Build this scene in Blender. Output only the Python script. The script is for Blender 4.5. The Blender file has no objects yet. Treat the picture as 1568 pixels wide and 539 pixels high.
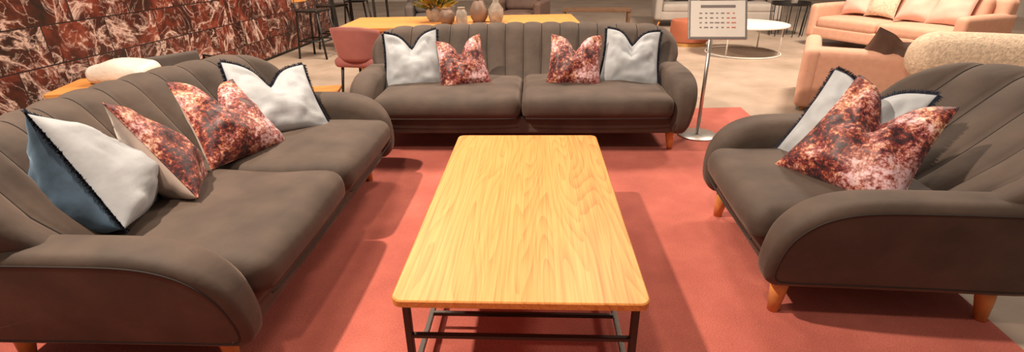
import bpy, bmesh, math, random
from mathutils import Matrix, Vector, noise
random.seed(7)
sc=bpy.context.scene
col=sc.collection
# ------------------------------------------------------------------ materials
def newmat(name):
    m=bpy.data.materials.new(name); m.use_nodes=True
    nt=m.node_tree; b=nt.nodes['Principled BSDF']
    return m,nt,b
def N(nt,t,**k):
    n=nt.nodes.new(t)
    for a,v in k.items(): setattr(n,a,v)
    return n
def ramp(nt,stops,interp='LINEAR'):
    r=nt.nodes.new('ShaderNodeValToRGB'); r.color_ramp.interpolation=interp
    e=r.color_ramp.elements
    while len(e)>1: e.remove(e[-1])
    e[0].position=stops[0][0]; e[0].color=(*stops[0][1],1)
    for p,c in stops[1:]:
        x=e.new(p); x.color=(*c,1)
    return r
def coords(nt,scale=(1,1,1),kind='Object'):
    tc=nt.nodes.new('ShaderNodeTexCoord'); mp=nt.nodes.new('ShaderNodeMapping')
    mp.inputs['Scale'].default_value=scale
    nt.links.new(tc.outputs[kind],mp.inputs['Vector']); return mp.outputs['Vector']
def bump(nt,b,h,strength,dist=.01):
    n=nt.nodes.new('ShaderNodeBump'); n.inputs['Strength'].default_value=strength; n.inputs['Distance'].default_value=dist
    nt.links.new(h,n.inputs['Height']); nt.links.new(n.outputs['Normal'],b.inputs['Normal'])
def simple(name,c,rough=.5,metal=0,var=.12,scale=6,bmp=0,bscale=80,sheen=0,coat=0,stint=None):
    m,nt,b=newmat(name)
    v=coords(nt)
    n=N(nt,'ShaderNodeTexNoise'); n.inputs['Scale'].default_value=scale; n.inputs['Detail'].default_value=5
    nt.links.new(v,n.inputs['Vector'])
    r=ramp(nt,[(.3,tuple(x*(1-var) for x in c)),(.7,tuple(min(1,x*(1+var)) for x in c))])
    nt.links.new(n.outputs['Fac'],r.inputs['Fac']); nt.links.new(r.outputs['Color'],b.inputs['Base Color'])
    b.inputs['Roughness'].default_value=rough; b.inputs['Metallic'].default_value=metal
    b.inputs['Coat Weight'].default_value=coat
    if sheen:
        b.inputs['Sheen Weight'].default_value=sheen; b.inputs['Sheen Roughness'].default_value=.4
        b.inputs['Sheen Tint'].default_value=(*(stint or [min(1,x*2+.1) for x in c]),1)
    if bmp:
        n2=N(nt,'ShaderNodeTexNoise'); n2.inputs['Scale'].default_value=bscale; n2.inputs['Detail'].default_value=3
        nt.links.new(v,n2.inputs['Vector']); bump(nt,b,n2.outputs['Fac'],bmp)
    return m
M={}
M['velvet']=simple('taupe_velvet',(.068,.046,.034),.75,var=.32,scale=5,bmp=.35,bscale=12,sheen=.34,stint=(.50,.39,.33))
M['piping']=simple('taupe_piping',(.024,.018,.015),.8,var=.1)
M['seam']=simple('shaded_seam',(.008,.006,.005),.9)  # near-black so the stitched seams also carry painted groove shade
M['pale']=simple('pale_blue_velvet',(.38,.405,.43),.7,var=.14,scale=9,bmp=.4,bscale=9,sheen=.3,stint=(.7,.75,.85))
M['cream']=simple('cream_velvet',(.56,.45,.39),.7,var=.06,scale=9,bmp=.2,bscale=10,sheen=.2)
M['teal']=simple('slate_blue_velvet',(.06,.11,.17),.7,var=.4,scale=9,bmp=.3,bscale=10,sheen=.5,stint=(.3,.45,.6))
M['navy']=simple('navy_fringe',(.014,.020,.042),.8)
M['legwood']=simple('warm_leg_wood',(.68,.29,.085),.4,var=.2,scale=12,coat=.2)
M['black']=simple('black_metal',(.02,.018,.016),.45,metal=.3)
M['bronze']=simple('dark_bronze_metal',(.045,.032,.026),.4,metal=.5)
M['steel']=simple('brushed_steel',(.62,.58,.54),.3,metal=.9,var=.05)
M['white']=simple('white_paint',(.8,.76,.7),.4,var=.04)
M['gold']=simple('brass',(.75,.45,.16),.3,metal=.9)
M['pink']=simple('blush_fabric',(.64,.35,.245),.85,var=.06,scale=20,bmp=.15,sheen=.2)
M['pinkl']=simple('blush_cushion',(.70,.42,.34),.85,var=.06,scale=10,sheen=.2)
M['pinkd']=simple('dusty_pink_velvet',(.36,.13,.11),.8,var=.1,sheen=.3)
M['terra']=simple('terracotta_velvet',(.40,.12,.06),.8,var=.1,sheen=.3)
M['grey']=simple('grey_fabric',(.42,.37,.33),.9,var=.06,bmp=.1)
M['dgrey']=simple('charcoal_fabric',(.10,.08,.07),.9,var=.15)
M['beige']=simple('beige_boucle',(.62,.48,.35),.95,var=.25,scale=45,bmp=.7,bscale=70)
M['brown']=simple('brown_velvet',(.10,.055,.04),.7,var=.2,sheen=.4)
M['leaf']=simple('dried_foliage',(.42,.28,.05),.8,var=.4,scale=20)
M['leafg']=simple('green_foliage',(.12,.16,.04),.7,var=.3,scale=20)
M['clay']=simple('clay_vase',(.22,.14,.10),.5,var=.2)
M['stone']=simple('stone_vase',(.32,.27,.22),.6,var=.25,scale=20)
M['wrap']=simple('plastic_wrap',(.75,.68,.6),.3,var=.1,bmp=.8,bscale=20)
M['ink']=simple('printed_ink',(.22,.19,.19),.7)
M['redink']=simple('red_ink',(.6,.2,.15),.7)
M['wall']=simple('wall_plaster',(.55,.48,.42),.9)
M['walnut']=simple('walnut_wood',(.14,.07,.035),.5,var=.3,scale=10)
# carpet
m,nt,b=newmat('coral_carpet'); v=coords(nt)
n1=N(nt,'ShaderNodeTexNoise'); n1.inputs['Scale'].default_value=2.6; n1.inputs['Detail'].default_value=5; n1.inputs['Roughness'].default_value=.6
n2=N(nt,'ShaderNodeTexNoise'); n2.inputs['Scale'].default_value=160; n2.inputs['Detail'].default_value=2
nt.links.new(v,n1.inputs['Vector']); nt.links.new(v,n2.inputs['Vector'])
mx=N(nt,'ShaderNodeMix',data_type='FLOAT'); mx.inputs[0].default_value=.4
nt.links.new(n1.outputs['Fac'],mx.inputs[2]); nt.links.new(n2.outputs['Fac'],mx.inputs[3])
r=ramp(nt,[(.34,(.34,.080,.058)),(.5,(.44,.108,.078)),(.66,(.54,.150,.108))])
nt.links.new(mx.outputs[0],r.inputs['Fac']); nt.links.new(r.outputs['Color'],b.inputs['Base Color'])
b.inputs['Roughness'].default_value=.95; b.inputs['Sheen Weight'].default_value=.05
bump(nt,b,n2.outputs['Fac'],.5,.006); M['carpet']=m
# concrete
m,nt,b=newmat('polished_concrete'); v=coords(nt)
n1=N(nt,'ShaderNodeTexNoise'); n1.inputs['Scale'].default_value=1.3; n1.inputs['Detail'].default_value=9; n1.inputs['Roughness'].default_value=.65
nt.links.new(v,n1.inputs['Vector'])
r=ramp(nt,[(.3,(.27,.20,.145)),(.5,(.37,.285,.22)),(.7,(.46,.36,.285))])
nt.links.new(n1.outputs['Fac'],r.inputs['Fac']); nt.links.new(r.outputs['Color'],b.inputs['Base Color'])
b.inputs['Roughness'].default_value=.5; M['concrete']=m
# oak
def wood(name,c1,c2,c3,plank=.11,axis='Y'):
    m,nt,b=newmat(name)
    v=coords(nt)
    sep=N(nt,'ShaderNodeSeparateXYZ'); nt.links.new(v,sep.inputs[0])
    ax=sep.outputs['X'] if axis=='Y' else sep.outputs['Y']
    d=N(nt,'ShaderNodeMath',operation='DIVIDE'); nt.links.new(ax,d.inputs[0]); d.inputs[1].default_value=plank
    fl=N(nt,'ShaderNodeMath',operation='FLOOR'); nt.links.new(d.outputs[0],fl.inputs[0])
    wn=N(nt,'ShaderNodeTexWhiteNoise',noise_dimensions='1D'); nt.links.new(fl.outputs[0],wn.inputs['W'])
    off=N(nt,'ShaderNodeVectorMath',operation='SCALE'); nt.links.new(wn.outputs['Color'],off.inputs[0]); off.inputs['Scale'].default_value=5
    add=N(nt,'ShaderNodeVectorMath',operation='ADD'); nt.links.new(v,add.inputs[0]); nt.links.new(off.outputs[0],add.inputs[1])
    def stretched(sx,sy):
        mp=N(nt,'ShaderNodeMapping'); mp.inputs['Scale'].default_value=(sx,sy,sx) if axis=='Y' else (sy,sx,sx)
        nt.links.new(add.outputs[0],mp.inputs['Vector']); return mp.outputs[0]
    a=N(nt,'ShaderNodeTexNoise'); a.inputs['Scale'].default_value=1; a.inputs['Detail'].default_value=1; a.inputs['Roughness'].default_value=.3; nt.links.new(stretched(6.5,.7),a.inputs['Vector'])
    k=N(nt,'ShaderNodeMath',operation='MULTIPLY'); nt.links.new(a.outputs['Fac'],k.inputs[0]); k.inputs[1].default_value=20
    s=N(nt,'ShaderNodeMath',operation='FRACT'); nt.links.new(k.outputs[0],s.inputs[0])
    s2=N(nt,'ShaderNodeMath',operation='POWER'); nt.links.new(s.outputs[0],s2.inputs[0]); s2.inputs[1].default_value=2.2
    fine=N(nt,'ShaderNodeTexNoise'); fine.inputs['Scale'].default_value=1; fine.inputs['Detail'].default_value=4; nt.links.new(stretched(170,3),fine.inputs['Vector'])
    mx=N(nt,'ShaderNodeMath',operation='MULTIPLY_ADD'); nt.links.new(s2.outputs[0],mx.inputs[0]); mx.inputs[1].default_value=.26
    nt.links.new(fine.outputs['Fac'],mx.inputs[2])
    mx2=N(nt,'ShaderNodeMath',operation='MULTIPLY_ADD'); nt.links.new(wn.outputs['Value'],mx2.inputs[0]); mx2.inputs[1].default_value=.17
    nt.links.new(mx.outputs[0],mx2.inputs[2])
    r=ramp(nt,[(.38,c1),(.72,c2),(1.0,c3)])
    nt.links.new(mx2.outputs[0],r.inputs['Fac']); nt.links.new(r.outputs['Color'],b.inputs['Base Color'])
    b.inputs['Roughness'].default_value=.42
    bump(nt,b,fine.outputs['Fac'],.08,.002)
    return m
M['oak']=wood('oak_planks',(.80,.355,.10),(.69,.268,.06),(.50,.165,.03))
M['oakb']=wood('oak_table_planks',(.72,.33,.10),(.62,.25,.06),(.45,.16,.035),axis='X')
# patterned velvet
m,nt,b=newmat('speckled_burgundy_velvet'); v=coords(nt)
a=N(nt,'ShaderNodeTexNoise'); a.inputs['Scale'].default_value=5.5; a.inputs['Detail'].default_value=2; nt.links.new(v,a.inputs['Vector'])
c=N(nt,'ShaderNodeTexNoise'); c.inputs['Scale'].default_value=50; c.inputs['Detail'].default_value=6; c.inputs['Roughness'].default_value=.8; nt.links.new(v,c.inputs['Vector'])
mm=N(nt,'ShaderNodeMath',operation='MULTIPLY_ADD'); nt.links.new(a.outputs['Fac'],mm.inputs[0]); mm.inputs[1].default_value=2.2
sb=N(nt,'ShaderNodeMath',operation='SUBTRACT'); nt.links.new(c.outputs['Fac'],sb.inputs[0]); sb.inputs[1].default_value=.70
sc3=N(nt,'ShaderNodeMath',operation='MULTIPLY'); nt.links.new(sb.outputs[0],sc3.inputs[0]); sc3.inputs[1].default_value=3.2
nt.links.new(sc3.outputs[0],mm.inputs[2])
r=ramp(nt,[(.06,(.020,.007,.012)),(.25,(.10,.014,.020)),(.42,(.24,.036,.030)),(.56,(.42,.13,.070)),(.70,(.60,.33,.23)),(.95,(.88,.70,.57))])
nt.links.new(mm.outputs[0],r.inputs['Fac'])
hue=N(nt,'ShaderNodeTexNoise'); hue.inputs['Scale'].default_value=7; nt.links.new(v,hue.inputs['Vector'])
rr=ramp(nt,[(.42,(1,.88,.70)),(.6,(.80,.68,1.0))]); nt.links.new(hue.outputs['Fac'],rr.inputs['Fac'])
mix=N(nt,'ShaderNodeMix',data_type='RGBA',blend_type='MULTIPLY'); mix.inputs[0].default_value=.8
nt.links.new(r.outputs['Color'],mix.inputs[6]); nt.links.new(rr.outputs['Color'],mix.inputs[7])
nt.links.new(mix.outputs[2],b.inputs['Base Color']); b.inputs['Roughness'].default_value=.5; b.inputs['Sheen Weight'].default_value=.1
M['pattern']=m
# marble tiles
m,nt,b=newmat('red_marble_tiles'); tc=N(nt,'ShaderNodeTexCoord')
sp=N(nt,'ShaderNodeSeparateXYZ'); nt.links.new(tc.outputs['Object'],sp.inputs[0])
cb=N(nt,'ShaderNodeCombineXYZ'); nt.links.new(sp.outputs['Y'],cb.inputs[0]); nt.links.new(sp.outputs['Z'],cb.inputs[1])
br=N(nt,'ShaderNodeTexBrick'); br.inputs['Scale'].default_value=1; br.inputs['Brick Width'].default_value=.62; br.inputs['Row Height'].default_value=.30
br.inputs['Mortar Size'].default_value=.005; br.inputs['Color1'].default_value=(0,0,0,1); br.inputs['Color2'].default_value=(1,1,1,1); br.inputs['Mortar'].default_value=(.5,.5,.5,1)
nt.links.new(cb.outputs[0],br.inputs['Vector'])
sc1=N(nt,'ShaderNodeVectorMath',operation='SCALE'); nt.links.new(br.outputs['Color'],sc1.inputs[0]); sc1.inputs['Scale'].default_value=17
ad=N(nt,'ShaderNodeVectorMath',operation='ADD'); nt.links.new(tc.outputs['Object'],ad.inputs[0]); nt.links.new(sc1.outputs[0],ad.inputs[1])
base=N(nt,'ShaderNodeTexNoise'); base.inputs['Scale'].default_value=3.0; base.inputs['Detail'].default_value=8; base.inputs['Roughness'].default_value=.66; base.inputs['Distortion'].default_value=.6
nt.links.new(ad.outputs[0],base.inputs['Vector'])
r=ramp(nt,[(.34,(.016,.010,.008)),(.47,(.06,.015,.010)),(.58,(.15,.030,.017)),(.72,(.27,.075,.045)),(.85,(.40,.19,.13))]); nt.links.new(base.outputs['Fac'],r.inputs['Fac'])
def vein(scale,w,dist):
    n=N(nt,'ShaderNodeTexNoise'); n.inputs['Scale'].default_value=scale; n.inputs['Detail'].default_value=6; n.inputs['Distortion'].default_value=dist; n.inputs['Roughness'].default_value=.6
    nt.links.new(ad.outputs[0],n.inputs['Vector'])
    s=N(nt,'ShaderNodeMath',operation='SUBTRACT'); nt.links.new(n.outputs['Fac'],s.inputs[0]); s.inputs[1].default_value=.5
    ab=N(nt,'ShaderNodeMath',operation='ABSOLUTE'); nt.links.new(s.outputs[0],ab.inputs[0])
    q=ramp(nt,[(0,(1,1,1)),(w,(.3,.3,.3)),(w*2.6,(0,0,0))]); nt.links.new(ab.outputs[0],q.inputs['Fac']); return q.outputs['Color']
v1=vein(1.6,.012,.8); v2=vein(4.0,.009,1.4)
mxv=N(nt,'ShaderNodeMix',data_type='RGBA',blend_type='SCREEN'); mxv.inputs[0].default_value=.6
nt.links.new(v1,mxv.inputs[6]); nt.links.new(v2,mxv.inputs[7])
mc=N(nt,'ShaderNodeMix',data_type='RGBA'); nt.links.new(mxv.outputs[2],mc.inputs[0]); nt.links.new(r.outputs['Color'],mc.inputs[6]); mc.inputs[7].default_value=(.62,.43,.36,1)
mg=N(nt,'ShaderNodeMix',data_type='RGBA'); nt.links.new(br.outputs['Fac'],mg.inputs[0]); nt.links.new(mc.outputs[2],mg.inputs[6]); mg.inputs[7].default_value=(.015,.01,.01,1)
nt.links.new(mg.outputs[2],b.inputs['Base Color']); b.inputs['Roughness'].default_value=.25
M['marble']=m
# ------------------------------------------------------------------ mesh helpers
def empty(name,loc=(0,0,0),rz=0):
    e=bpy.data.objects.new(name,None); e.empty_display_size=.1; col.objects.link(e)
    e.location=loc; e.rotation_euler=(0,0,math.radians(rz)); return e
def mk(name,V,F,mat,par=None,smooth=True,mats=None,fm=None):
    me=bpy.data.meshes.new(name); me.from_pydata([tuple(v) for v in V],[],F); me.update()
    if mats:
        for x in mats: me.materials.append(x)
        if fm:
            for p,i in zip(me.polygons,fm): p.material_index=i
    else: me.materials.append(mat)
    bm=bmesh.new(); bm.from_mesh(me); bmesh.ops.recalc_face_normals(bm,faces=bm.faces); bm.to_mesh(me); bm.free()
    if smooth:
        for p in me.polygons: p.use_smooth=True
    o=bpy.data.objects.new(name,me); col.objects.link(o)
    if par: o.parent=par
    return o
def pad(name,c,h,r,mat,par=None,crown=0,cbot=0,seg=10,fcrown=0,rot=None,wr=0):
    def samp(H,R,n):
        R=min(R,H*.999); s=[]
        k=5
        for i in range(k+1): s.append(-H+R*(1-math.cos(i/k*math.pi/2)) if R>0 else -H)
        for i in range(1,n): s.append(-H+R+(2*H-2*R)*i/n)
        for i in range(k+1): s.append(H-R+R*math.sin(i/k*math.pi/2))
        out=[]
        for x in s:
            if not out or x-out[-1]>1e-6: out.append(x)
        return out
    S=[samp(h[i],min(r,min(h)*.999),seg if h[i]>.1 else 3) for i in range(3)]
    V=[];F=[];idx={}
    def vid(i,j,k):
        if (i,j,k) in idx: return idx[(i,j,k)]
        p=[S[0][i],S[1][j],S[2][k]]; R=min(r,min(h)*.999)
        q=[max(-(h[a]-R),min(h[a]-R,p[a])) for a in range(3)]
        d=Vector([p[a]-q[a] for a in range(3)])
        if d.length>1e-9: d=d.normalized()*R
        P=Vector(q)+d
        fx=max(0,1-(P.x/h[0])**2); fy=max(0,1-(P.y/h[1])**2); fz=max(0,1-(P.z/h[2])**2)
        if P.z>0:
            P.z+=crown*(fx**.6)*(fy**.6)*(P.z/h[2])
            if wr: P.z+=wr*noise.noise(Vector((P.x*4+c[0]*9,P.y*4,c[1]*3+c[2])))*(P.z/h[2])
        else: P.z+=cbot*fx*fy*(P.z/h[2])
        if P.y<0: P.y-=fcrown*fx**.5*fz
        idx[(i,j,k)]=len(V); V.append(P); return idx[(i,j,k)]
    n=[len(s) for s in S]
    for a,b_,c_ in ((0,1,2),(1,2,0),(0,2,1)):
        for side in (0,n[c_]-1):
            for i in range(n[a]-1):
                for j in range(n[b_]-1):
                    f=[]
                    for di,dj in ((0,0),(1,0),(1,1),(0,1)):
                        t=[0,0,0]; t[a]=i+di; t[b_]=j+dj; t[c_]=side; f.append(vid(*t))
                    F.append(f)
    if rot is not None: V=[rot@v for v in V]
    V=[v+Vector(c) for v in V]
    return mk(name,V,F,mat,par)
def box(name,c,h,mat,par=None,bev=.004,rz=0):
    bm=bmesh.new(); bmesh.ops.create_cube(bm,size=2)
    for v in bm.verts: v.co=Vector((v.co.x*h[0],v.co.y*h[1],v.co.z*h[2]))
    if bev: bmesh.ops.bevel(bm,geom=bm.edges[:],offset=min(bev,min(h)*.9),segments=2,affect='EDGES')
    R=Matrix.Rotation(math.radians(rz),3,'Z')
    for v in bm.verts: v.co=R@v.co+Vector(c)
    me=bpy.data.meshes.new(name); bm.to_mesh(me); bm.free(); me.materials.append(mat)
    o=bpy.data.objects.new(name,me); col.objects.link(o)
    if par: o.parent=par
    return o
def tube(name,pts,r,mat,par=None,closed=False,ns=8):
    pts=[Vector(p) for p in pts]; n=len(pts); V=[];F=[]
    rs=r if isinstance(r,(list,tuple)) else [r]*n
    up=None
    for i,p in enumerate(pts):
        a=pts[(i-1)%n] if (closed or i>0) else p; b_=pts[(i+1)%n] if (closed or i<n-1) else p
        t=(b_-a).normalized()
        if up is None: up=Vector((0,0,1)) if abs(t.z)<.9 else Vector((1,0,0))
        s=t.cross(up)
        if s.length<1e-4: s=t.cross(Vector((0,1,0)))
        s.normalize(); u=s.cross(t).normalized(); up=u
        for k in range(ns):
            an=2*math.pi*k/ns; V.append(p+(s*math.cos(an)+u*math.sin(an))*rs[i])
    m_=n if closed else n-1
    for i in range(m_):
        for k in range(ns):
            F.append([i*ns+k,i*ns+(k+1)%ns,((i+1)%n)*ns+(k+1)%ns,((i+1)%n)*ns+k])
    if not closed:
        F.append(list(range(ns))); F.append([ (n-1)*ns+k for k in range(ns)])
    return mk(name,V,F,mat,par)
def lathe(name,prof,c,mat,par=None,ns=32):
    V=[];F=[]
    for r,z in prof:
        for k in range(ns):
            a=2*math.pi*k/ns; V.append(Vector(c)+Vector((r*math.cos(a),r*math.sin(a),z)))
    for i in range(len(prof)-1):
        for k in range(ns): F.append([i*ns+k,i*ns+(k+1)%ns,(i+1)*ns+(k+1)%ns,(i+1)*ns+k])
    F.append(list(range(ns))); F.append([(len(prof)-1)*ns+k for k in range(ns)])
    o=mk(name,V,F,mat,par)
    o.data.set_sharp_from_angle(angle=math.radians(40))
    return o
def catmull(P,closed=True,k=6):
    P=[Vector(p) for p in P]; n=len(P); out=[]
    for i in range(n if closed else n-1):
        p0=P[(i-1)%n] if closed or i>0 else P[0]; p1=P[i]; p2=P[(i+1)%n]; p3=P[(i+2)%n] if closed or i<n-2 else P[-1]
        for j in range(k):
            t=j/k
            out.append(.5*((2*p1)+(p2-p0)*t+(2*p0-5*p1+4*p2-p3)*t*t+(3*p1-p0-3*p2+p3)*t**3))
    if not closed: out.append(P[-1])
    return out
# ------------------------------------------------------------------ channel-back sofa
ARM=[(.08,.15),(.03,.162),(-.002,.205),(-.008,.29),(.014,.395),(.07,.475),(.155,.527),(.28,.553),(.5,.558),(.75,.558),(.95,.558),(1.06,.54),(1.10,.47),(1.07,.32),(1.02,.20),(.95,.15),(.6,.15),(.3,.15)]
def channel_sofa(name,loc,rz,W,nseat,nch,legin=.12,H=.84,lean=0,legf=.15,wr=.30):
    e=empty(name,loc,rz); at=.185; flare=.075; hw=W/2
    prof=catmull([(a,b_,0) for a,b_ in ARM],True,5); n=len(prof)
    cen=sum(prof,Vector())/n
    nor=[]
    for i in range(n):
        t=(prof[(i+1)%n]-prof[i-1]).normalized(); q=Vector((t.y,-t.x,0))
        if q.dot(prof[i]-cen)<0: q=-q
        nor.append(q)
    for sgn,nm in ((-1,'arm_left'),(1,'arm_right')):
        V=[];F=[];R=.075
        L=[]
        for k in range(7):
            a=k/6*math.pi/2; L.append((R*(1-math.cos(a)),R*(1-math.sin(a))))
        seq=[(x,ins) for x,ins in L]+[(at*.5,0)]+[(at-x*.6,ins*.6) for x,ins in reversed(L)]
        for x,ins in seq:
            for p,q in zip(prof,nor):
                P=p-q*ins; z=P.y; xx=hw-at+x
                fl=-flare*(1-min(1,max(0,(z-.15)/.40)))**1.3*(x/at)
                V.append((sgn*(xx+fl),P.x,z))
        m_=len(seq)
        for i in range(m_-1):
            for k in range(n): F.append([i*n+k,i*n+(k+1)%n,(i+1)*n+(k+1)%n,(i+1)*n+k])
        for base in (0,(m_-1)*n):
            ci=len(V); s=sum((Vector(V[base+k]) for k in range(n)),Vector())/n; V.append(s)
            for k in range(n): F.append([base+k,base+(k+1)%n,ci])
        mk(nm,V,F,M['velvet'],e)
        path=[Vector(V[(m_-2)*n+k])+Vector((sgn*.001,0,0)) for k in range(n)]
        tube(nm+'_piping',path,.003,M['piping'],e,closed=True,ns=6)
    iw=hw-at+.02
    pad('base_frame',(0,.51,.215),(iw,.46,.065),.02,M['velvet'],e)
    sw=2*(hw-at+.012)/nseat
    for i in range(nseat):
        cx=-(hw-at+.012)+sw*(i+.5)
        pad('seat_cushion_%d'%(i+1),(cx,.375,.35),(sw/2-.004,.40,.078),.062,M['velvet'],e,crown=.022,fcrown=.018,seg=22,wr=.012)
        hx=sw/2-.003-.03
        pts=[(cx-hx+2*hx*t/20,-.0225-.014*max(0,1-(2*t/20-1)**2)**.5,.288) for t in range(21)]
        tube('seat_piping_%d'%(i+1),pts,.004,M['piping'],e,ns=6)
    path=[(.64,.34),(.74,.44),(.83,.56),(.90,.67),(.955,.755),(1.0,.81),(1.06,.842),(1.12,.83),(1.155,.78),(1.15,.66),(1.11,.48),(1.06,.32),(1.0,.17)]
    path=catmull([(a+lean*max(0,b_-.34)/.5,.34+(b_-.34)*(H-.34)/(.842-.34) if b_>.34 else b_,0) for a,b_ in path],False,4); pn=len(path)
    sub=10; cols=nch*sub; V=[];F=[]; bw=hw-.005
    tn=[]
    for i in range(pn):
        t=(path[min(pn-1,i+1)]-path[max(0,i-1)]).normalized(); tn.append(Vector((-t.y,t.x,0)))
    ztop=max(p.y for p in path); rr_=.20
    us=[c_/cols for c_ in range(cols+1)]
    for u in us:
        x=-bw+2*bw*u; s=abs(x)/bw; ex=max(0,abs(x)-(bw-rr_))
        zt=ztop-rr_+math.sqrt(max(0,rr_**2-ex**2)) if ex>0 else ztop
        k=(zt-.34)/(ztop-.34)
        bl=abs(math.sin(math.pi*u*nch))**.55
        e2=max(0,abs(x)-(bw-.07))/.07
        th=math.sqrt(max(0,1-e2*e2))*.97+.03
        wrap=wr*s**2.3
        for i,p in enumerate(path):
            ta=i/pn
            amp=.030 if ta<.36 else (.030-.014*min(1,(ta-.36)/.1))
            if ta>.6: amp*=max(0,1-(ta-.6)/.15)
            q=tn[i]; P=p+q*(bl*amp-amp*.5)
            z=P.y if P.y<.34 else .34+(P.y-.34)*k
            y=P.x if P.y<.34 else 0.64+(P.x-.64)*(k**.5)
            ym=.84+(.24+lean)*max(0,min(1,(z-.2)/.6))
            y=ym+(y-ym)*th
            xs=x*(1-.15*max(0,min(1,(.60-z)/.4))/(hw))
            V.append((xs,y-wrap,z))
    for c_ in range(cols):
        for i in range(pn-1): F.append([c_*pn+i,c_*pn+i+1,(c_+1)*pn+i+1,(c_+1)*pn+i])
    F.append([i for i in range(pn)]); F.append([cols*pn+i for i in range(pn)])
    mk('channelled_back',V,F,M['velvet'],e)
    for j in range(1,nch):
        base=j*sub*pn
        tube('back_seam_shade_%d'%j,[V[base+i] for i in range(int(pn*.68))],.0042,M['seam'],e,ns=5)  # seam line between channels, coloured dark to shade the groove
    for sx in (-1,1):
        for ly,dy in ((legf,-.02),(legf+.78,.03)):
            x=sx*(hw-legin-.01)
            tube('leg',[(x-sx*.012,ly-dy*.6,.165),(x-sx*.006,ly-dy*.3,.09),(x,ly,.0)],[.036,.031,.021],M['legwood'],e,ns=20)
    return e
CZ=.012
channel_sofa('channel_back_sofa',(-.10,3.35,CZ),0,2.48,2,16,H=.80,legin=.13)
channel_sofa('channel_back_loveseat',(-.925,2.12,CZ),90,1.94,2,12,legin=.16,legf=.16,H=.82)
channel_sofa('channel_back_armchair',(.90,2.07,CZ),-93,1.08,1,6,legin=.13,lean=.16,legf=.09,wr=.26,H=.85)
# ------------------------------------------------------------------ pillows
def pillow(name,c,az,lean,roll,size,mf,mb=None,fringe=None,chop=.1,thick=.17,seed=0,n=34,h=None,pinch=.05):
    e=empty(name); h=h or size
    A=math.radians(az);E=math.radians(lean)
    nn=Vector((math.cos(A)*math.cos(E),math.sin(A)*math.cos(E),math.sin(E)))
    uu=Vector((-math.cos(A)*math.sin(E),-math.sin(A)*math.sin(E),math.cos(E)))
    rr=uu.cross(nn); R=Matrix((rr,uu,nn)).transposed()@Matrix.Rotation(math.radians(roll),3,'Z')
    e.matrix_world=Matrix.Translation(c)@R.to_4x4()
    def pt(u,v,side):
        x=u*size/2*(1-.09*(1-v*v)); y=v*h/2*(1-.09*(1-u*u))
        g=math.exp(-(abs(u)/.30)**1.5); sv=max(0,min(1,(v+.35)/1.35)); sv=sv*sv*(3-2*sv)
        y-=chop*g*sv
        x*=1-pinch*(chop/.1)*(v+1)
        T=thick*.5*(max(0,1-u*u)**.5)*(max(0,1-v*v)**.5)*(1-.5*g*sv*min(1,chop/.08))
        T*=1.15-.25*v
        w=noise.noise(Vector((u*2.1+seed*7,v*2.1,side*3+seed)))*.022+noise.noise(Vector((u*5+seed,v*5,side*3)))*.013
        ang=math.atan2(u,1-v+.15); w-=.012*abs(math.sin(ang*4+seed))**.5*sv
        edge=min(1,(1-abs(u))*4)*min(1,(1-abs(v))*4)
        z=side*(T+w*edge)+.018*math.sin(u*2.2+seed)*v
        return Vector((x,y,z))
    for side,mat,nm in ((1,mf,'front_cover'),(-1,mb or mf,'back_cover')):
        V=[];F=[]
        for j in range(n+1):
            for i in range(n+1):
                u=math.sin((i/n*2-1)*math.pi/2); v=math.sin((j/n*2-1)*math.pi/2)
                V.append(pt(u,v,side))
        for j in range(n):
            for i in range(n):
                f=[j*(n+1)+i,j*(n+1)+i+1,(j+1)*(n+1)+i+1,(j+1)*(n+1)+i]
                F.append(f if side>0 else f[::-1])
        mk(nm,V,F,mat,e)
    per=[]
    K=60
    for a in range(K): per.append((-1+2*a/K,-1))
    for a in range(K): per.append((1,-1+2*a/K))
    for a in range(K): per.append((1-2*a/K,1))
    for a in range(K): per.append((-1,1-2*a/K))
    P=[pt(u,v,1) for u,v in per]
    if fringe:
        tube('edge_cord',P,.004,fringe,e,closed=True,ns=6)
        V=[];F=[];rd=random.Random(seed)
        L=len(P)
        for i in range(L):
            a=P[i];b_=P[(i+1)%L]
            t=(b_-a)
            o=Vector((t.y,-t.x,0)).normalized()
            for q in range(7):
                s=a+t*(q/7+rd.random()*.13); ln=.013+rd.random()*.010
                d=(o+Vector((rd.uniform(-.35,.35),rd.uniform(-.35,.35),rd.uniform(-.45,.45)))).normalized()
                w=t.normalized()*.0018; w2=Vector((0,0,.0018))
                k=len(V); V+= [s-w,s+w,s+d*ln+w*.5,s+d*ln-w*.5]; F.append([k,k+1,k+2,k+3])
                k=len(V); V+= [s-w2,s+w2,s+d*ln*.9+w2,s+d*ln*.9-w2]; F.append([k,k+1,k+2,k+3])
        mk('fringe',V,F,fringe,e,smooth=False)
    else:
        tube('edge_seam',P,.003,mf,e,closed=True,ns=6)
    return e
FP='fringed_throw_pillow'; PP='patterned_throw_pillow'
pillow(FP,(-1.66,1.63,.605),42,15,-26,.47,M['pale'],M['teal'],M['navy'],.04,.32,1)
pillow(PP,(-1.60,1.90,.595),44,24,-22,.47,M['pattern'],M['cream'],None,.05,.20,2)
pillow(PP,(-1.54,2.32,.620),-12,38,-10,.46,M['pattern'],M['cream'],None,.13,.17,3,pinch=.07)
pillow(FP,(-1.48,2.70,.615),-34,40,-12,.53,M['pale'],M['teal'],M['navy'],.13,.17,4,h=.47)
pillow(FP,(-.96,3.87,.60),-84,28,3,.47,M['pale'],M['teal'],M['navy'],.12,.16,5)
pillow(PP,(-.56,3.81,.585),-80,28,6,.42,M['pattern'],M['cream'],None,.12,.16,6,pinch=.08)
pillow(PP,(.30,3.81,.60),-95,28,-2,.42,M['pattern'],M['cream'],None,.12,.16,7,pinch=.03)
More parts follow.
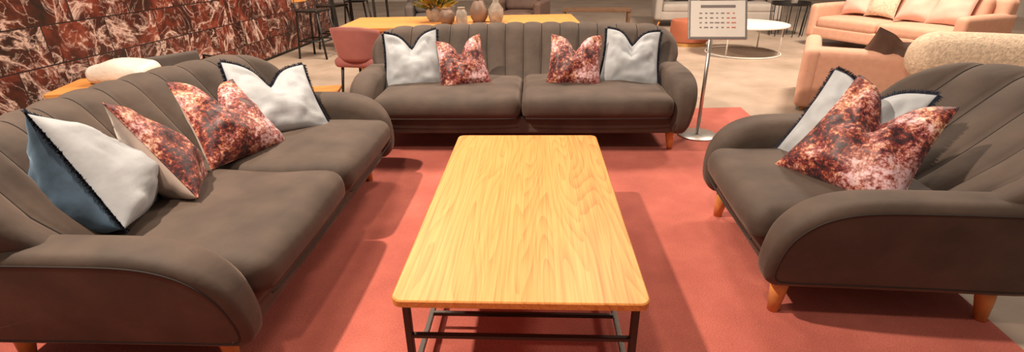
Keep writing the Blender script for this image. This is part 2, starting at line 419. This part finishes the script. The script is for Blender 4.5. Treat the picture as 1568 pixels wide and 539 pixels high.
pillow(FP,(.73,3.87,.605),-98,28,-3,.46,M['pale'],M['teal'],M['navy'],.12,.16,8)
pillow(FP,(1.43,2.22,.60),-152,35,-2,.50,M['pale'],M['teal'],M['navy'],.12,.15,9)
pillow(PP,(1.37,1.99,.62),-138,40,-10,.51,M['pattern'],M['cream'],None,.14,.18,10,pinch=.10)
# ------------------------------------------------------------------ coffee table
ct=empty('coffee_table',(-.045,1.905,CZ))
def rrect(hx,hy,r,z,k=8):
    o=[]
    for cx,cy,a0 in ((hx-r,hy-r,0),(-hx+r,hy-r,90),(-hx+r,-hy+r,180),(hx-r,-hy+r,270)):
        for i in range(k+1):
            a=math.radians(a0+90*i/k); o.append(Vector((cx+r*math.cos(a),cy+r*math.sin(a),z)))
    return o
def slab(name,hx,hy,r,zs,mat,par):
    V=[];F=[]
    for ins,z in zs: V+=rrect(hx-ins,hy-ins,max(.005,r-ins),z)
    n=36
    for i in range(len(zs)-1):
        for k in range(n): F.append([i*n+k,i*n+(k+1)%n,(i+1)*n+(k+1)%n,(i+1)*n+k])
    F.append(list(range(n))); F.append([(len(zs)-1)*n+k for k in range(n)])
    return mk(name,V,F,mat,par,smooth=False)
slab('table_top',.385,.735,.035,[(.006,.380),(0,.384),(0,.404),(.004,.408)],M['oak'],ct)
lx=.352;ly=.685
for sx in (-1,1):
    for sy in (-1,1): box('leg',(sx*lx,sy*ly,.188),(.011,.011,.188),M['bronze'],ct,.002)
    box('side_rail',(sx*(lx),0,.07),(.009,ly,.009),M['bronze'],ct,.002)
    box('top_rail',(sx*lx,0,.371),(.009,ly,.009),M['bronze'],ct,.002)
for sy in (-1,1):
    box('end_bar',(0,sy*ly,.235),(lx,.008,.008),M['bronze'],ct,.002)
    box('top_end_rail',(0,sy*ly,.371),(lx,.009,.009),M['bronze'],ct,.002)
    box('cross_bar',(0,sy*.38,.07),(lx,.008,.008),M['bronze'],ct,.002)
# ------------------------------------------------------------------ floor, carpet, walls
box('floor',(0,6,-.05),(10,11,.05),M['concrete'],bev=0)
box('wall_back',(0,17.05,2.2),(10,.05,2.2),M['wall'],bev=0)
box('wall_front',(0,-5.05,2.2),(10,.05,2.2),M['wall'],bev=0)
box('wall_left',(-10.05,6,2.2),(.05,11,2.2),M['wall'],bev=0)
box('wall_right',(10.05,6,2.2),(.05,11,2.2),M['wall'],bev=0)
V=[(-2.75,-1.2,0),(1.60,-1.2,0),(1.78,1.6,0),(1.92,4.58,0),(-2.55,4.30,0)]
V2=[(a,b_,CZ) for a,b_,c_ in V]
mk('carpet',V+V2,[[0,1,2,3,4],[5,6,7,8,9]]+[[i,(i+1)%5,5+(i+1)%5,5+i] for i in range(5)],M['carpet'],smooth=False)
mcn=empty('marble_counter',(-3.85,6.0,0))
box('tiled_front',(-.25,0,.60),(.25,3.6,.56),M['marble'],mcn,.003)
box('counter_top',(-.25,0,1.18),(.28,3.63,.02),M['black'],mcn,.004)
box('plinth',(-.27,0,.02),(.25,3.58,.02),M['black'],mcn,0)
# ------------------------------------------------------------------ sign
sg=empty('sign_stand',(1.29,3.80,0))
lathe('base_plate',[(.15,CZ),(.15,.02),(.145,.024),(.02,.026)],(0,0,0),M['steel'],sg,40)
tube('pole',[(0,0,.02),(0,0,.78)],.014,M['steel'],sg,ns=16)
fr=empty('sign_panel_mount',(0,0,0)); fr.parent=sg; fr.location=(.02,-.02,.90); fr.rotation_euler=(math.radians(-28),0,math.radians(-4))
box('frame',(0,0,0),(.205,.008,.15),M['steel'],fr,.004)
box('paper',(0,-.010,0),(.188,.001,.133),M['white'],fr,0)
box('clip',(0,-.008,.148),(.13,.012,.010),M['steel'],fr,.003)
box('heading_text',(0,-.0125,.09),(.12,.0008,.010),M['ink'],fr,0)
for r_,z in enumerate((.04,.005,-.03,-.065)):
    for k in range(7):
        w=.006+random.random()*.010
        box('text_line',(-.12+k*.038,-.0125,z),(w,.0008,.004),M['redink'] if k>4 else M['ink'],fr,0)
# ------------------------------------------------------------------ background furniture
def plain_sofa(name,loc,rz,W,D,mat,seatz=.42,backz=.78,armz=.6,armw=.14,legh=.13,nseat=2):
    e=empty(name,loc,rz); hw=W/2
    pad('base',(0,D/2,legh+.08),(hw-.01,D/2-.02,.08),.03,mat,e)
    for s,nm in ((-1,'arm_left'),(1,'arm_right')):
        pad(nm,(s*(hw-armw/2),D/2,(armz+legh)/2),(armw/2,D/2,(armz-legh)/2),.05,mat,e,crown=.01)
    pad('back_rest',(0,D-.12,(backz+legh)/2),(hw-.02,.11,(backz-legh)/2),.07,mat,e,rot=Matrix.Rotation(math.radians(-5),3,'X') if backz>.65 else None)
    iw=hw-armw; sw=2*iw/nseat
    for i in range(nseat):
        pad('seat_cushion_%d'%(i+1),(-iw+sw*(i+.5),D/2-.08,seatz-.07),(sw/2-.004,D/2-.10,.075),.05,mat,e,crown=.025)
        if backz>.65: pad('back_cushion_%d'%(i+1),(-iw+sw*(i+.5),D-.30,seatz+.19),(sw/2-.01,.09,.19),.08,mat,e,crown=.01,rot=Matrix.Rotation(math.radians(-12),3,'X'))
    for sx in (-1,1):
        for y in (.1,D-.1): tube('leg',[(sx*(hw-.12),y,legh+.01),(sx*(hw-.07),y-.03 if y<.5 else y+.03,0)],[.022,.014],M['legwood'],e,ns=12)
    return e
def bp(sofa,lx,ly,z,mat,size=.45,daz=0,lean=22,roll=0,seed=0,name='cushion'):
    L,rz=sofa; R=Matrix.Rotation(math.radians(rz),3,'Z'); p=R@Vector((lx,ly,z))+Vector(L)
    return pillow(name,p,rz-90+daz,lean,roll,size,mat,None,None,.06,.15,seed,n=16)
GS=((3.45,10.0,0),-8); BS=((4.55,7.1,0),-67); BA=((3.66,4.98,0),153)
plain_sofa('grey_sofa',*GS,2.3,.95,M['grey'])
plain_sofa('blush_sofa',*BS,2.1,.95,M['pink'])
plain_sofa('blush_armchair',*BA,1.9,1.0,M['pink'],backz=.56,armz=.55,legh=.03,nseat=1)
plain_sofa('grey_lounge_chair',(-1.75,8.6,0),10,.85,.8,M['dgrey'],nseat=1)
plain_sofa('brown_lounge_chair',(-.35,8.9,0),-14,.9,.8,M['brown'],nseat=1)
bp(GS,-.6,.5,.66,M['dgrey'],seed=20); bp(GS,-.1,.5,.66,M['beige'],seed=21); bp(GS,.5,.5,.66,M['dgrey'],seed=22)
bp(BS,-.65,.48,.66,M['pinkl'],.42,seed=23,roll=5); bp(BS,-.25,.46,.66,M['beige'],.42,seed=24); bp(BS,.2,.48,.66,M['pinkl'],.46,seed=25); bp(BS,.6,.48,.66,M['pinkl'],.46,seed=26)
pillow('brown_cushion',(2.98,4.34,.52),45,30,25,.44,M['brown'],None,None,.05,.16,27,n=20)
pad('beige_bolster_cushion',(3.36,3.86,.57),(.50,.19,.18),.17,M['beige'],None,crown=.02,rot=Matrix.Rotation(math.radians(-27),3,'Z'))
ot=empty('round_ottoman',(2.42,8.15,0))
lathe('brass_base',[(.27,0),(.27,.05),(.26,.055)],(0,0,0),M['gold'],ot,40)
lathe('upholstered_drum',[(.27,.055),(.29,.07),(.295,.2),(.295,.34),(.28,.375),(.2,.385),(.02,.39)],(0,0,0),M['terra'],ot,40)
rt=empty('round_side_table',(2.98,7.4,0))
lathe('top',[(.54,.385),(.555,.39),(.555,.405),(.54,.41),(.02,.41)],(0,0,0),M['white'],rt,56)
tube('base_ring',[(.50*math.cos(a*math.pi/24),.50*math.sin(a*math.pi/24),.01) for a in range(48)],.01,M['white'],rt,closed=True)
for a in range(4):
    an=math.radians(45+90*a); tube('leg',[(.50*math.cos(an),.50*math.sin(an),.01),(.50*math.cos(an),.50*math.sin(an),.39)],.01,M['white'],rt)
st=empty('tray_side_table',(4.3,9.0,0))
lathe('tray',[(.28,.50),(.30,.505),(.30,.55),(.29,.55),(.285,.515),(.02,.515)],(0,0,0),M['black'],st,32)
for a in range(12):
    an=math.radians(30*a); tube('rod',[(.26*math.cos(an),.26*math.sin(an),0),(.29*math.cos(an),.29*math.sin(an),.5)],.007,M['black'],st,ns=6)
lathe('cup',[(.05,.515),(.06,.6),(.055,.6)],(.05,0,0),M['stone'],st,16)
# walnut console with shelf
cs=empty('walnut_console',(1.0,8.6,0),-6)
box('top',(0,0,.50),(.55,.2,.018),M['walnut'],cs); box('shelf',(0,0,.16),(.52,.18,.012),M['walnut'],cs)
for sx in (-1,1):
    for sy in (-1,1): box('leg',(sx*.52,sy*.17,.24),(.02,.02,.24),M['walnut'],cs,.003)
for k in range(6): box('book',(-.4+.13*k,0,.20+.02*(k%2)),(.045,.12,.03+.015*(k%3)),M[('terra','dgrey','beige')[k%3]],cs,.003)
# dining table
dt=empty('dining_table',(-.80,5.62,0),3)
slab('table_top',1.25,.48,.03,[(.005,.655),(0,.66),(0,.69),(.004,.695)],M['oakb'],dt)
for sx in (-1,1):
    for sy in (-1,1): box('leg',(sx*1.02,sy*.38,.328),(.035,.035,.328),M['oakb'],dt,.004)
box('apron',(0,0,.63),(1.0,.36,.025),M['oakb'],dt,.003)
def vase(x,y,prof,mat,name):
    return lathe(name,prof,(x,y,.695),mat,None,28)
vase(-.92,5.35,[(.05,0),(.075,.03),(.085,.08),(.06,.13),(.04,.15),(.045,.16)],M['clay'],'ceramic_vase')
vase(-.76,5.30,[(.05,0),(.06,.04),(.055,.12),(.035,.15),(.04,.17)],M['stone'],'ceramic_vase')
vase(-.60,5.50,[(.06,0),(.09,.05),(.095,.13),(.06,.2),(.04,.22),(.045,.25)],M['clay'],'ceramic_vase')
vase(-.42,5.50,[(.06,0),(.08,.05),(.08,.13),(.03,.2),(.028,.28)],M['stone'],'ceramic_vase')
pl=empty('potted_dried_plant',(-1.08,5.6,.695))
lathe('pot',[(.07,0),(.10,.04),(.11,.12),(.095,.14),(.02,.13)],(0,0,0),M['stone'],pl,24)
rd=random.Random(3); V=[];F=[];fm=[]
for i in range(420):
    a=rd.random()*6.283; el=rd.uniform(.15,1.5); L=rd.uniform(.12,.32)
    d=Vector((math.cos(a)*math.cos(el),math.sin(a)*math.cos(el),math.sin(el)))
    p0=Vector((0,0,.12))+d*L*.35; p1=Vector((0,0,.12))+d*L
    w=d.cross(Vector((rd.random(),rd.random(),rd.random()))).normalized()*rd.uniform(.008,.02)
    k=len(V); V+=[p0,(p0+p1)/2+w,p1,(p0+p1)/2-w]; F.append([k,k+1,k+2,k+3]); fm.append(0 if rd.random()<.65 else 1)
mk('foliage',V,F,None,pl,False,[M['leaf'],M['leafg']],fm)
def dchair(name,loc,rz,mat):
    e=empty(name,loc,rz)
    pad('seat',(0,0,.44),(.23,.22,.045),.04,mat,e,crown=.015)
    V=[];F=[];n=16;mm_=8
    for layer,off in ((0,0),(1,.045)):
        for j in range(mm_+1):
            for i in range(n+1):
                a=math.radians(-70+140*i/n); R=.25-off
                t=j/mm_; z=.46+t*.32-.05*t*abs(math.sin(a))**3
                V.append((R*math.sin(a)*(1+.08*t),.02+R*math.cos(a)*.9+.06*t,z))
    S=(n+1)*(mm_+1)
    for l in range(2):
        for j in range(mm_):
            for i in range(n):
                b0=l*S+j*(n+1)+i; F.append([b0,b0+1,b0+n+2,b0+n+1])
    for i in range(n):
        F.append([mm_*(n+1)+i,mm_*(n+1)+i+1,S+mm_*(n+1)+i+1,S+mm_*(n+1)+i]); F.append([i,i+1,S+i+1,S+i])
    for j in range(mm_):
        for i in (0,n): F.append([j*(n+1)+i,(j+1)*(n+1)+i,S+(j+1)*(n+1)+i,S+j*(n+1)+i])
    mk('curved_back',V,F,mat,e)
    for sx in (-1,1):
        for sy in (-1,1): tube('leg',[(sx*.17,sy*.16,.42),(sx*.21,sy*.20,0)],[.015,.010],M['black'],e,ns=10)
    return e
dchair('dining_chair',(-1.64,4.80,0),170,M['pinkd'])
def stool(loc,rz):
    e=empty('bar_stool',loc,rz)
    pad('seat',(0,0,.66),(.18,.17,.015),.014,M['black'],e)
    pad('back_rest',(0,.19,.84),(.18,.012,.07),.012,M['oakb'],e)
    for sx in (-1,1):
        tube('rear_leg',[(sx*.19,.22,0),(sx*.16,.16,.64),(sx*.16,.2,.90)],.015,M['black'],e)
        tube('front_leg',[(sx*.19,-.22,0),(sx*.15,-.15,.64)],.015,M['black'],e)
        tube('side_bar',[(sx*.178,-.19,.25),(sx*.178,.19,.25)],.012,M['black'],e)
    for sy in (-1,1): tube('cross_bar',[(-.178,sy*.2,.25),(.178,sy*.2,.25)],.012,M['black'],e)
stool((-3.2,7.35,0),80); stool((-3.2,8.1,0),72); stool((-3.1,8.95,0),95)
bt2=empty('tall_bar_table',(-2.75,8.15,0),5)
slab('top',.34,.55,.03,[(.004,.86),(0,.865),(0,.895),(.004,.90)],M['oakb'],bt2)
for sx in (-1,1):
    for sy in (-1,1): box('leg',(sx*.30,sy*.5,.43),(.018,.018,.43),M['black'],bt2,.003)
bn=empty('wooden_bench',(-2.2,4.62,0),12)
slab('seat',.30,.15,.02,[(.004,.15),(0,.154),(0,.18),(.004,.184)],M['oakb'],bn)
for sx in (-1,1): box('side_panel',(sx*.25,0,.08),(.016,.13,.07),M['oakb'],bn,.003)
bt=empty('black_side_table',(-3.1,3.5,0),18)
slab('wooden_top',.34,.26,.02,[(.004,.50),(0,.504),(0,.525),(.004,.529)],M['oakb'],bt)
for sx in (-1,1):
    for sy in (-1,1): box('leg',(sx*.32,sy*.24,.25),(.012,.012,.25),M['black'],bt,.002)
box('shelf',(0,0,.2),(.32,.24,.01),M['black'],bt,.002)
pad('wrapped_parcel',(-3.05,3.55,.59),(.22,.13,.06),.05,M['wrap'],None,crown=.02,wr=.05)
bc=empty('black_lounge_chair',(-3.1,4.3,0),60)
pad('seat',(0,0,.36),(.26,.25,.04),.035,M['dgrey'],bc,crown=.01)
pad('back_rest',(0,.27,.50),(.25,.03,.07),.028,M['dgrey'],bc)
for sx in (-1,1):
    tube('frame',[(sx*.28,-.25,0),(sx*.28,-.25,.52),(sx*.28,.24,.52),(sx*.28,.28,0)],.013,M['black'],bc)
    tube('back_post',[(sx*.24,.24,.34),(sx*.25,.30,.58)],.012,M['black'],bc)
# ------------------------------------------------------------------ lights
def area(name,loc,tgt,size,energy,colr):
    l=bpy.data.lights.new(name,'AREA'); l.shape='DISK'; l.size=size; l.energy=energy; l.color=colr
    o=bpy.data.objects.new(name,l); col.objects.link(o); o.location=loc
    o.rotation_euler=(Vector(tgt)-Vector(loc)).to_track_quat('-Z','Y').to_euler(); return o
W1=(1,.81,.64)
area('ceiling_lamp_key',(-2.3,1.6,4.0),(-.1,2.3,0),.16,260,W1)
area('fill_light_front',(-.8,.2,4.0),(.3,3.4,.3),.3,60,W1)  # added overhead fill, not a known fixture
area('added_light_rear',(.8,5.6,4.4),(.3,4.6,0),.8,130,W1)  # added light for the area behind the sofa, no known fixture
area('added_light_showroom_right',(4.0,6.0,4.4),(3.8,7.5,0),1.0,400,W1)  # added to brighten the right background, no known fixture
area('added_light_showroom_left',(-1.8,6.3,4.4),(-3.2,7.3,0),1.0,300,W1)  # added to brighten the counter and stools, no known fixture
w=bpy.data.worlds.new('showroom_ambient'); sc.world=w; w.use_nodes=True
w.node_tree.nodes['Background'].inputs[0].default_value=(1,.84,.74,1); w.node_tree.nodes['Background'].inputs[1].default_value=.23
sc.view_settings.view_transform='Standard'
# ------------------------------------------------------------------ camera
f=774
R=Matrix.Rotation(math.radians(2.9),3,'Z')@Matrix.Rotation(math.radians(90-24.1),3,'X')@Matrix.Rotation(math.radians(-1.0),3,'Z')
cd=bpy.data.cameras.new('camera');co=bpy.data.objects.new('camera',cd);col.objects.link(co)
cd.sensor_width=36;cd.lens=f*36/1600;cd.clip_start=.05
co.matrix_world=Matrix.Translation((0,0,1.35))@R.to_4x4()
sc.camera=co
